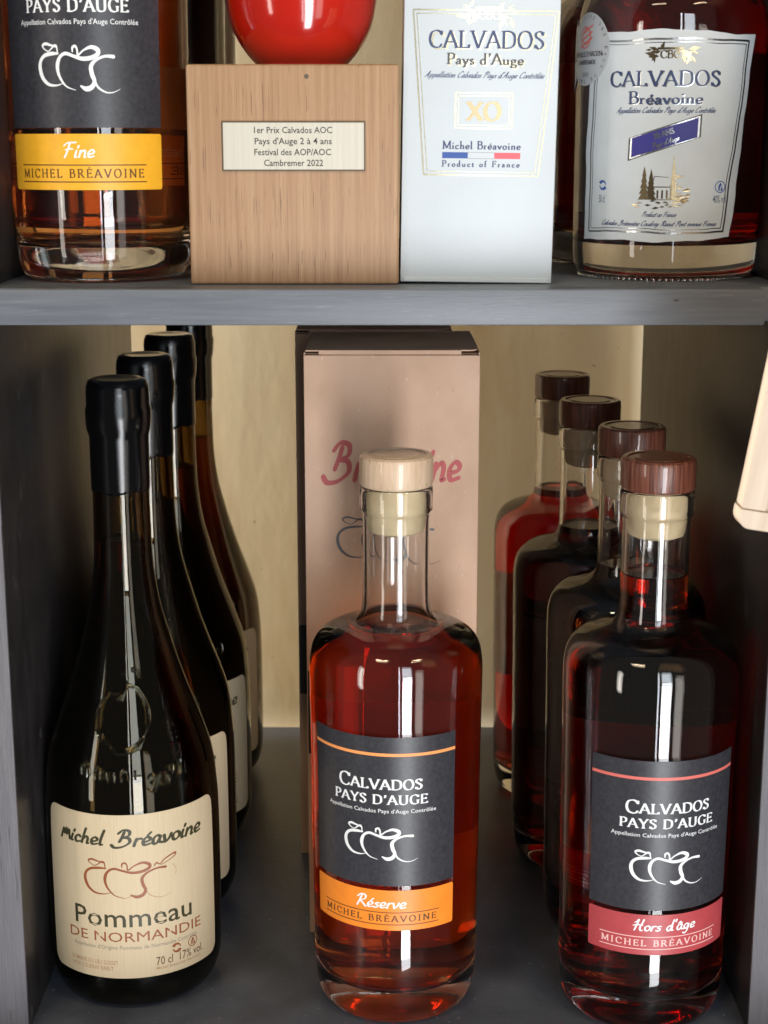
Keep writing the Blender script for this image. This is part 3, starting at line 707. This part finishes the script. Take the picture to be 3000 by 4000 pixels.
def argent_bottle(labels=True):
    t = empty('calvados_bottle', (0, 0, 0))
    mesh('glass_body', *thick_bottle(ARG, ARG_IN), M['clear'], t, smooth=True, ang=60)
    mesh('liquid', *liquid_mesh(ARG_IN, .1500), M['argent'], t, smooth=True, ang=50)
    # knurled ring under the base
    kn = []
    for k in range(90):
        a = 2 * pi * k / 90
        kn.append(lathe([(0, .0), (.0006, .0002), (.0007, .0012), (0, .0016)], 6)); v, f = kn[-1]
        kn[-1] = ([(x + .0432 * sin(a), y - .0432 * cos(a), z) for x, y, z in v], f)
    mesh('base_knurling', *merge(kn), M['clear'], t, smooth=True)
    mesh('stopper', *lathe([(0, .2200), (.0188, .2201), (.0188, .2350), (0, .2355)], 48), M['walnut'], t, smooth=True, ang=35)
    rad = prof_rad(smooth_prof(ARG, 3))
    back_label(t, rad, R(-9.7) + pi, .080, .030, .110)
    if not labels: return t
    S = cyl_surf(rad, R(-16), 0)
    k = REF
    n = 46; rows = []
    for j in range(n + 1):
        v = j / n; z = .0195 + .0975 * v
        xl = -.0405 + .0030 * v + wave(v, .4) ; xr = .0365 + .0125 * v + wave(v, 2.1) + .0010 * sin(v * 7)
        def yf(x, z=z, v=v):
            return z + (wave(x * 11, 1.0, .0006) - .0010 * (x / .05)) * (1 if v > .5 else -1) * abs(2 * v - 1) ** 3
        rows.append((yf, xl, xr))
    lb = sheet('front_label', rows, S, M['white_paper'], t, 60)
    # frame lines
    def frame(ins, w, ph):
        o = []
        L = [(-.0405 + .0030 * v + ins + wave(v, .4, .0004), .0195 + .0975 * v) for v in [ (ins + .0 + (.0975 - 2 * ins) * k / 30) / .0975 for k in range(31)]]
        Rr = [(.0365 + .0125 * v - ins + wave(v, 2.1, .0004), .0195 + .0975 * v) for v in [(ins + (.0975 - 2 * ins) * k / 30) / .0975 for k in range(31)]]
        T = [(L[-1][0] + (Rr[-1][0] - L[-1][0]) * q / 30, L[-1][1] + (Rr[-1][1] - L[-1][1]) * q / 30 + wave(q / 30, 3, .0003)) for q in range(31)]
        B = [(L[0][0] + (Rr[0][0] - L[0][0]) * q / 30, L[0][1] + (Rr[0][1] - L[0][1]) * q / 30 + wave(q / 30, 5, .0003)) for q in range(31)]
        for p in (L, Rr, T, B): o += ribbon(p, [w] * len(p))
        return o
    ink('foil_frame', frame(.0040, .0009, 0) + frame(.0056, .0004, 1), S, M['silver'], lb)
    U = lambda x: x  # arc metres from the label axis
    ink('foil_emblem', gold_emblem(.0045, .1065, .0105, 4), S, M['gold'], lb, off=.00032)
    sh = lambda dx, dy, P: [([(x + dx, y + dy) for x, y in V], F) for V, F in P]
    big = text('CALVADOS', -.0240, .0280, .0918, .0070, 'serif', .15, .06, .05); brv = text('Bréavoine', -.0140, .0200, .0836, .0058, 'serif', .15, .07, .03)
    ink('foil_shadow', sh(.0004, -.0004, big + brv), S, M['silver'], lb, off=.00023, step=.000002)
    ink('lettering', big + brv, S, M['navy_ink'], lb, off=.00030)
    ink('appellation_line', text("Appellation Calvados Pays d'Auge Contrôlée", -.0200, .0260, .0795, .0026, 'hand', .13, slant=.5), S, M['navy_ink'], lb)
    ink('origin_line', text('Product of France', -.0060, .0095, .0310, .0024, 'hand', .13, slant=.5), S, M['navy_ink'], lb)
    ink('address_line', text('Calvados Bréavoine Coudray Rabut Pont Evêque France', -.0270, .0290, .0266, .0024, 'hand', .13, slant=.5), S, M['navy_ink'], lb)
    ink('volume_mark', text('50 cl', -.0290, -.0255, .0372, .0038), S, M['navy_ink'], lb)
    ink('strength_mark', text('40% vol.', .0270, .0345, .0375, .0036), S, M['navy_ink'], lb)
    ink('recycling_mark', recycle_mark(-.0268, .0455, .0026), S, M['blue_ink'], lb)
    ink('tidy_mark', tidy_mark(.0306, .0450, .0030), S, M['blue_ink'], lb)
    q = [(-.0135, .0570), (-.0132, .0678), (.0200, .0790), (.0197, .0682)]
    def quad(k, m, nm, off):
        cx = sum(a for a, _ in q) / 4; cy_ = sum(b for _, b in q) / 4
        pp = [(cx + (a - cx) * k[0], cy_ + (b_ - cy_) * k[1]) for a, b_ in q]
        V, F = [], []
        for i in range(13):
            u = i / 12
            V += [(pp[0][0] + (pp[3][0] - pp[0][0]) * u, pp[0][1] + (pp[3][1] - pp[0][1]) * u), (pp[1][0] + (pp[2][0] - pp[1][0]) * u, pp[1][1] + (pp[2][1] - pp[1][1]) * u)]
            if i: F.append([2 * i - 2, 2 * i, 2 * i + 1, 2 * i - 1])
        return ink(nm, [(V, F)], S, m, lb, off=off)
    quad((1, 1), M['grey_dark'], 'ribbon_border', .00024)
    quad((.95, .92), M['silver'], 'ribbon_foil', .00028)
    quad((.90, .84), M['violet_ink'], 'age_ribbon', .00036)
    rt = lambda P: [([(.0032 + (x * cos(.33) - y * sin(.33)), .0680 + x * sin(.33) + y * cos(.33)) for x, y in V], F) for V, F in P]
    ink('age_words', rt(text('20 ANS', -.0045, .0050, .0006, .0026, 'serif', .2, .1) + text("Pays d'Auge", -.0065, .0060, -.0032, .0024, 'hand', .14, slant=.3)), S, M['silver'], lb, off=.00044)
    ink('church_engraving', church(-.0105, .0360, .0265, .0250), S, M['gold'], lb, off=.00032)
    # medal stickers on the left of the shoulder
    for az, z, mc in ((R(-70), .1100, 1), (R(-103), .1080, 0)):
        Sm = cyl_surf(rad, az, z)
        Sl = (lambda Sm: (lambda x, y, off: Sm(x, y, off + (.0004 if x > -.02 else 0))))(Sm)
        r_ = .0172
        rows = [(r_ * sin(-pi / 2 + pi * j / 24), -max(.0004, r_ * cos(-pi / 2 + pi * j / 24)), max(.0004, r_ * cos(-pi / 2 + pi * j / 24))) for j in range(25)]
        ms = sheet('medal_sticker', rows, Sl, M['silver_paper'], t, 20)
        arc = []
        for kk, ch in enumerate("CONCOURS DES EAUX DE VIE"):
            if ch == ' ': continue
            a = R(150 - kk * 11.5); g = text(ch, -.0006, .0006, 0, .0016)
            arc += [([((.0145) * cos(a) + x * sin(a) + y * cos(a), .0145 * sin(a) - x * cos(a) + y * sin(a)) for x, y in V], F) for V, F in g]
        ink('medal_words', arc + text("MÉDAILLE D'ARGENT", -.0135, .0135, -.0035, .0022, 'serif', .2, .1) + text('CAMBREMER', -.0085, .0085, -.0072, .0020, 'serif', .2, .1) + text('2021', -.003, .003, -.0128, .0018), Sl, M['grey_dark'], ms, off=.00026)
        ro = disc(-.001, .0055, .0050, 20, .0006) + disc(.000, .0060, .0036, 20, .0006)
        for q_ in range(3): ro += line(-.0055 + .001 * q_, .0010 + .003 * q_, .0055, .0050 + .003 * q_, .0009, 4)
        ink('medal_rosette', ro, Sl, M['sienna_pale'] if not mc else M['coral_ink'], ms, off=.00028)
    return t
b = argent_bottle(); b.location = (.1427, .8318, ZS)
tag(b, 'dark red spirit bottle with ragged white label and round medal stickers, right of upper shelf', 'bottle')
g0 = argent_bottle(False)
g0.location = (.1385, .930, ZS)
tag(g0, 'dark bottle glimpsed between the tall white carton and the white labelled bottle', 'bottle')
g1 = copy_tree(g0); g1.location = (.2440, .845, ZS); g1.rotation_euler.z = R(40)
tag(g1, 'dark bottle cut off by the right edge of the photo beside the white labelled bottle', 'bottle')

# ------------------------------------------------------------------ pommeau bottles
POM = [(0, .0120), (.018, .0060), (.0300, .0006), (.0345, .0003), (.0390, .0020), (.0430, .0065), (.0453, .0135), (.0462, .0220), (.0465, .040), (.0465, .085), (.0462, .105), (.0455, .1150),
       (.0446, .1250), (.0428, .1350), (.0400, .1440), (.0362, .1550), (.0320, .1665), (.0275, .1800), (.0225, .1975), (.0185, .2130), (.0162, .2280), (.0152, .2400), (.0148, .2560), (.0146, .2750), (.0146, .3000), (.0158, .3060), (.0160, .3180), (.0150, .3270)]
POM_IN = [(.0095, .3270), (.0095, .3100), (.0100, .2750), (.0108, .2500), (.0122, .2280), (.0148, .2120), (.0190, .1965), (.0242, .1785), (.0290, .1645), (.0332, .1530), (.0372, .1415), (.0398, .1325),
          (.0416, .1230), (.0426, .1130), (.0433, .1040), (.0436, .0850), (.0436, .0400), (.0430, .0240), (.0400, .0150), (.0330, .0110), (.0180, .0160), (0, .0225)]
P_TEXT = None
def pommeau_bottle():
    t = empty('pommeau_bottle', (0, 0, 0))
    mesh('glass_body', *thick_bottle(POM, POM_IN), M['olive'], t, smooth=True, ang=60)
    mesh('liquid', *liquid_mesh(POM_IN, .2480), M['pommeau'], t, smooth=True, ang=50)
    cap = [(0, .2742), (.0142, .2742), (.01505, .2748), (.0152, .2765), (.0152, .3020), (.0154, .3034), (.0163, .3062), (.0164, .3075), (.01665, .3090), (.0168, .3165), (.0161, .3185), (.0161, .3255), (.0158, .3285),
           (.0148, .3312), (.0125, .3322), (.0100, .3318), (0, .3316)]
    n = 72; V, F = lathe(cap, n)
    V = [(x * (1 + .007 * sin(7 * math.atan2(y, x) + z * 400) * (1 if .285 < z < .325 else 0)), y * (1 + .007 * sin(7 * math.atan2(y, x) + z * 400) * (1 if .285 < z < .325 else 0)), z + (.0007 * sin(5 * math.atan2(y, x)) + .0003 * sin(11 * math.atan2(y, x)) if z < .277 else 0)) for x, y, z in V]
    mesh('capsule', V, F, M['capsule'], t, smooth=True, ang=50)
    rad = prof_rad(smooth_prof(POM, 3))
    az = R(7.5)
    S = cyl_surf(rad, az, 0)
    lb = sheet('front_label', rrows(.1005, .0915, .0055, 34, 0, .0215), S, M['cream_paper'], t, 56)
    zt = .1130
    f = lambda v: zt - v
    ink('maker_name', text('Michel', -.0395, -.0140, f(.0165), .0085, 'hand', .13, slant=.12) + text('Bréavoine', -.0095, .0385, f(.0170), .0092, 'hand', .13, slant=.12), S, M['olive_ink'], lb)
    P = apples(-.0245, .0200, f(.0245), .0225, 1.0, APPLES[:4]) 
    leaf = [(880, 1095, 8), (900, 1070, 12), (925, 1085, 8), (960, 1050, 10), (1020, 1020, 12), (1050, 1015, 14), (1040, 1040, 8), (985, 1072, 6), (930, 1095, 5)]
    P += apples(-.0245, .0200, f(.0245), .0225, 1.0, [leaf])
    ink('apple_emblem', P, S, M['sienna_ink'], lb, off=.00028)
    ink('apple_shading', apples(-.0245, .0200, f(.0245), .0225, .5, [APPLES[4], [(560, 1318, 4), (600, 1300, 2)], [(660, 1367, 3), (700, 1350, 6), (740, 1330, 2)], [(1015, 1105, 2), (1048, 1150, 8), (1045, 1210, 4)]]), S, M['sienna_pale'], lb, off=.00028)
    ink('product_name', text('Pommeau', -.0315, .0310, f(.0620), .0105, 'sans', bold=.006), S, M['olive_ink'], lb)
    ink('region_name', text('DE NORMANDIE', -.0355, .0370, f(.0705), .0056, 'sans', bold=0), S, M['sienna_ink'], lb)
    ink('appellation_line', text("Appellation d'Origine Pommeau de Normandie Contrôlée", -.0330, .0340, f(.0748), .0022), S, M['grey_ink'], lb)
    ink('address_lines', text('DOMAINE DU LIEU GOSSET', -.0350, -.0085, f(.0838), .0024) + text('14130 COUDRAY RABUT', -.0345, -.0110, f(.0872), .0024) + text('Michel Bréavoine Récoltant', .0105, .0365, f(.0880), .0016), S, M['sienna_pale'], lb)
    ink('volume_mark', text('70 cl  17% vol.', .0105, .0380, f(.0855), .0048, 'sans'), S, M['brown_ink'], lb)
    ink('recycling_mark', recycle_mark(.0215, f(.0780), .0030), S, M['sienna_ink'], lb)
    ink('tidy_mark', tidy_mark(.0312, f(.0775), .0032), S, M['sienna_ink'], lb)
    # moulded relief on the shoulder: an apple and the product word
    def relief(strokes, w):
        out = []
        for st in strokes:
            pts = spline(st, False, 6); n_ = len(pts)
            ring = []
            V, F = [], []
            for i, (x, y) in enumerate(pts):
                a, b2 = pts[max(i - 1, 0)], pts[min(i + 1, n_ - 1)]
                dx, dy = b2[0] - a[0], b2[1] - a[1]; l = math.hypot(dx, dy) or 1; nx, ny = -dy / l, dx / l
                for k in range(5):
                    q = -1 + k * .5; hgt = math.sqrt(max(0, 1 - q * q)) * w * 1.4 * (0.3 if i in (0, n_ - 1) else 1)
                    V.append(S(x + nx * q * w / 2, y + ny * q * w / 2, hgt - .0001))
                if i:
                    for k in range(4):
                        a0 = (i - 1) * 5 + k; F.append([a0, a0 + 5, a0 + 6, a0 + 1])
            out.append((V, F))
        return out
    ap = [[(-.004, .1725), (-.0005, .1755), (.004, .1765), (.010, .1740), (.0145, .1670), (.0140, .1590), (.0085, .1510), (.0040, .1475), (-.0010, .1460)],
          [(-.0075, .1740), (-.0040, .1700), (.0010, .1795)], [(-.004, .1725), (-.012, .1740), (-.0185, .1690), (-.0200, .1610), (-.0170, .1530), (-.0100, .1480)],
          [(-.0100, .1480), (-.0060, .1450), (.0045, .1460), (.0090, .1500), (.0095, .1535)], [(.0045, .1845), (.0105, .1845), (.0110, .1800)], [(-.0040, .1830), (-.0010, .1832)]]
    M_ = relief(ap, .0023)
    wd = []
    for k, ch in enumerate('POMMEAU'): pass
    for k in range(9):
        x = -.0255 + k * .0036; y = .1385 - .0035 * sin((k + 1) / 12 * pi)
        wd.append([(x, y), (x + .0002, y - .0048)])
        if k in (0, 2, 4, 6): wd.append([(x, y), (x + .0018, y + .0010), (x + .0034, y - .0002)])
    wd += [[(.0095, .1310), (.0120, .1330), (.0135, .1305), (.0115, .1285), (.0140, .1270), (.0120, .1245), (.0095, .1262)],
           [(.0180 + .0030 * cos(2 * pi * k / 8), .1300 + .0032 * sin(2 * pi * k / 8)) for k in range(9)],
           [(.0235, .1365), (.0240, .1325), (.0262, .1310), (.0285, .1335), (.0290, .1385)]]
    M_ += relief(wd, .0016)
    mesh('moulded_relief', *merge(M_), M['relief'], t, smooth=True)
    return t
p0 = pommeau_bottle()
for i, (x, y, rz) in enumerate(((-.1362, .8165, 0), (-.1362, .9123, -3), (-.1350, 1.0122, 2), (-.1352, 1.1187, -2))):
    b = p0 if i == 0 else copy_tree(p0)
    b.location = (x, y, 0); b.rotation_euler.z = R(rz)
    tag(b, ('dark wine-shaped bottle with full cream label showing, front of the left-hand row',
            'dark bottle with black capsule standing second in the left-hand row, behind the full cream label',
            'dark bottle with black capsule, third from the front in the left-hand row',
            'rearmost dark bottle of the left-hand row, its capsule top hidden by the shelf')[i], 'bottle', 'dark cream-labelled bottles in the left-hand row')

# ------------------------------------------------------------------ kraft cartons
def kraft_box(w, d, h):
    t = empty('kraft_carton', (0, 0, 0))
    th = .0008
    body = [rbox(-w / 2, w / 2, 0, th, 0, h - .0030, .0003, 1), rbox(-w / 2, w / 2, d - th, d, 0, h, .0003, 1),
            rbox(-w / 2, -w / 2 + th, th, d - th, 0, h - .0015, .0003, 1), rbox(w / 2 - th, w / 2, th, d - th, 0, h - .0015, .0003, 1), rbox(-w / 2 + th, w / 2 - th, th, d - th, .001, .002, 0)]
    mesh('carton_body', *merge(body), M['kraft'], t, smooth=True, ang=30)
    # dust flaps and the tucked lid with its rounded corner
    for s in (-1, 1):
        x0, x1 = (-w / 2 + .0006, -w / 2 + .020) if s < 0 else (w / 2 - .020, w / 2 - .0006)
        box('dust_flap', x0, x1, .003, d * .6, h - .0030, h - .0024, M['kraft'], t, .0001, 1)
    n = 8; rr = .012
    out = [(-w / 2 + .0008, d)] + [(w / 2 - .0008, d)]
    pts = [(-w / 2 + .001, d - .0005), (-w / 2 + .001, .0016), (w / 2 - .006, .0016)] + [(w / 2 - .006 + .005 * sin(pi / 2 * k / n), .0066 - .005 * cos(pi / 2 * k / n)) for k in range(1, n + 1)] + [(w / 2 - .001, d - .0005)]
    V = []
    for z_off in (0, -.0007):
        for x, y in pts: V.append((x, y, h - .0006 + .0032 * sin(pi * max(0, min(1, y / d))) * .6 + z_off + (.0002 if x > 0 else 0)))
    m_ = len(pts)
    F = [list(range(m_))[::-1], [i + m_ for i in range(m_)]] + [[i, (i + 1) % m_, (i + 1) % m_ + m_, i + m_] for i in range(m_)]
    mesh('lid', V, F, M['kraft'], t)
    # tuck flap edge standing a hair proud behind the front panel
    box('tuck_edge', -w / 2 + .008, w / 2 - .010, .0011, .0020, h - .012, h - .0004, M['kraft'], t, .0002, 1)
    S = flat_surf(0, 0, 0)
    return t, S
k1, S = kraft_box(.0948, .090, .3408)
k1.location = (.0042, .8622, 0)
ink('marker_name', text('Bréavoine', -.0372, .0372, .2690, .0215, 'hand', .125, slant=.10), S, M['kraft_red'], k1, off=.0001)
ink('apple_emblem', apples(-.0300, .0270, .2490, .0272, .85), S, M['grey_dark'], k1, off=.0001)
ink('black_band', rect(-.0470, .1108, -.0300, .1600) , S, M['black_ink'], k1, off=.0001)
tag(k1, 'tall brown kraft carton with red handwriting directly behind the orange banded bottle', 'box', 'kraft cartons behind the orange banded bottle')
k2, S = kraft_box(.0948, .090, .3400)
k2.location = (-.0062, .9692, 0)
ink('marker_name', text('Bréavoine', -.0372, .0372, .2690, .0215, 'hand', .125, slant=.10), S, M['kraft_red'], k2, off=.0001)
ink('black_band', rect(-.0470, .1091, -.0300, .1544), S, M['black_ink'], k2, off=.0001)
tag(k2, 'second kraft carton standing behind the first, only its left strip showing', 'box', 'kraft cartons behind the orange banded bottle')

# ------------------------------------------------------------------ trophy: oak block, plaque and red glazed apple
tr = empty('award_trophy', (-.0423, .770, ZS))
tag(tr, 'oak cube trophy with engraved plaque and glossy red ceramic body on top', 'trophy')
box('wooden_block', -.0493, .0493, 0, .098, .0002, .1010, M['oak'], tr, .0013, 3)
v, f = lathe([(0, .0952), (.0011, .0952), (.0011, .0953), (0, .0953)], 12)
mesh('nail_hole', [(x - .0 + .0065, z - .0953 - .00005 + .0, .0955 - .0 + y) for x, y, z in v], f, M['plaque_rim'], tr)
pl = box('plaque', -.0331, .0336, -.0010, .0002, .0528, .0754, M['plaque_rim'], tr, .0002, 1)
box('plaque_face', -.0325, .0330, -.0013, -.0009, .0534, .0748, M['brass'], pl, .00015, 1)
S = flat_surf(0, -.0013, 0)
P = text('1er Prix Calvados AOC', -.0180, .0182, .0700, .0029, bold=.010) + text("Pays d'Auge 2 à 4 ans", -.0178, .0180, .0650, .0029, bold=.010) \
    + text('Festival des AOP/AOC', -.0180, .0176, .0600, .0029, bold=.010) + text('Cambremer 2022', -.0136, .0140, .0551, .0029, bold=.010)
ink('engraving', P, S, M['black_ink'], pl, off=.00003, step=0)
red = [(0, .1006), (.0195, .1008), (.0225, .1030), (.0258, .1065), (.0300, .1125), (.0340, .1210), (.0362, .1320), (.0368, .1430), (.0350, .1600), (.0290, .1740), (.0190, .1820), (.0080, .1810), (.0030, .1770), (0, .1765)]
rb = mesh('ceramic_body', *lathe(smooth_prof(red, 4), 72), M['red_glaze'], tr, smooth=True, ang=70)
rb.location = (.0025, .040, 0)

# ------------------------------------------------------------------ white carton
wc = empty('white_carton', (.0437, .7743, ZS), 0); wc.rotation_euler.y = R(.75)
tag(wc, 'tall white spirit carton with gold frame and tricolour bar, beside the oak trophy', 'box')
box('carton_body', -.0360, .0360, 0, .075, .0006, .2600, M['white_card'], wc, .0006, 2)
box('bottom_flap', -.0345, .0345, -.0005, .0004, .0009, .0030, M['white_card'], wc, .0002, 1)
X0 = .0437
S = flat_surf(0, 0, 0)
def trap(ins, w):
    p = [(-.0318 + ins, .1250 - ins), (-.0258 + ins, .0508 + ins), (.0280 - ins, .0506 + ins), (.0362 - ins - .0008, .1250 - ins)]
    o = []
    for a, b2 in zip(p, p[1:] + p[:1]): o += line(a[0], a[1], b2[0], b2[1], w, 2)
    return o
ink('gold_frame', trap(0, .0007) + trap(.0016, .0004), S, M['pale_gold'], wc, off=.00006)
ink('gold_emblem', gold_emblem(.0030, .1235, .0118, 8), S, M['pale_gold'], wc, off=.00016)
sh = lambda dx, dy, P: [([(x + dx, y + dy) for x, y in V], F) for V, F in P]
a_ = text('CALVADOS', -.0246, .0290, .1082, .0078, 'serif', .15, .06, .04); b2_ = text("Pays d'Auge", -.0160, .0196, .1010, .0050, 'serif', .16, .07, .04)
ink('foil_shadow', sh(.0009, -.0007, a_ + b2_), S, M['pale_gold'], wc, off=.00005, step=.000002)
ink('lettering', a_, S, M['navy_ink'], wc, off=.00012)
ink('region_name', b2_, S, M['grey_dark'], wc, off=.00012)
ink('script_line', text("Appellation Calvados Pays d'Auge Contrôlée", -.0262, .0290, .0950, .0028, 'hand', .11, slant=.5), S, M['navy_ink'], wc, off=.00006)
fr = []
for x0, y0, x1, y1, w in ((-.0115, .0722, .0150, .0882, .0007), (-.0101, .0736, .0136, .0868, .0004)):
    fr += line(x0, y0, x1, y0, w, 2) + line(x1, y0, x1, y1, w, 2) + line(x1, y1, x0, y1, w, 2) + line(x0, y1, x0, y0, w, 2)
ink('grade_frame', fr, S, M['pale_gold'], wc, off=.00006)
ink('grade_letters', text('XO', -.0062, .0098, .0758, .0082, 'serif', .24, .09, .02), S, M['gold'], wc, off=.00006)
ink('maker_name', text('Michel Bréavoine', -.0172, .0194, .0627, .0036, 'serif', .17, .09, .08) + text('Product of France', -.0173, .0192, .0546, .0028, 'serif', .18, .10, .20), S, M['navy_ink'], wc, off=.00006)
ink('flag_blue', rect(-.0172, .0584, -.0052, .0612), S, M['blue_ink'], wc, off=.00006)
ink('flag_red', rect(.0072, .0584, .0194, .0612), S, M['rose_ink'], wc, off=.00006)
ink('flag_outline', line(-.0052, .0612, .0072, .0612, .00015, 2) + line(-.0052, .0584, .0072, .0584, .00015, 2), S, M['grey_ink'], wc, off=.00006)

# ------------------------------------------------------------------ pale wooden board hanging at the right edge
wb = empty('wooden_board', (.1395, .62, .3010)); wb.rotation_euler.y = R(9.0)
tag(wb, 'pale wooden board with rounded corner leaning in at the right edge, below the shelf', 'wooden board')
M['pale_wood'] = mat('pale_pine', rough=.55)
noise_mix(M['pale_wood'], [(.56, .43, .32), (.65, .53, .42)], (40, 40, 2.5), 6, 6, (.3, .7), bump=.2)
def rounded_slab(x0, x1, z0, z1, y0, y1, r):
    pts = [(x1, z0), (x1, z1), (x0, z1)] + [(x0 + r - r * cos(pi / 2 * k / 8), z0 + r - r * sin(pi / 2 * k / 8)) for k in range(9)]
    n = len(pts); V = [(x, y0, z) for x, z in pts] + [(x, y1, z) for x, z in pts]
    return V, [list(range(n)), [i + n for i in range(n)][::-1]] + [[i, i + n, (i + 1) % n + n, (i + 1) % n] for i in range(n)]
mesh('board_panel', *rounded_slab(.0105, .11, .0075, .14, .0015, .008, .001), M['pale_wood'], wb)
mesh('side_rail', *rounded_slab(.0003, .0100, .0078, .14, 0, .010, .0008), M['pale_wood'], wb)
mesh('bottom_rail', *rounded_slab(.0, .11, 0, .0074, -.0008, .011, .0045), M['pale_wood'], wb)
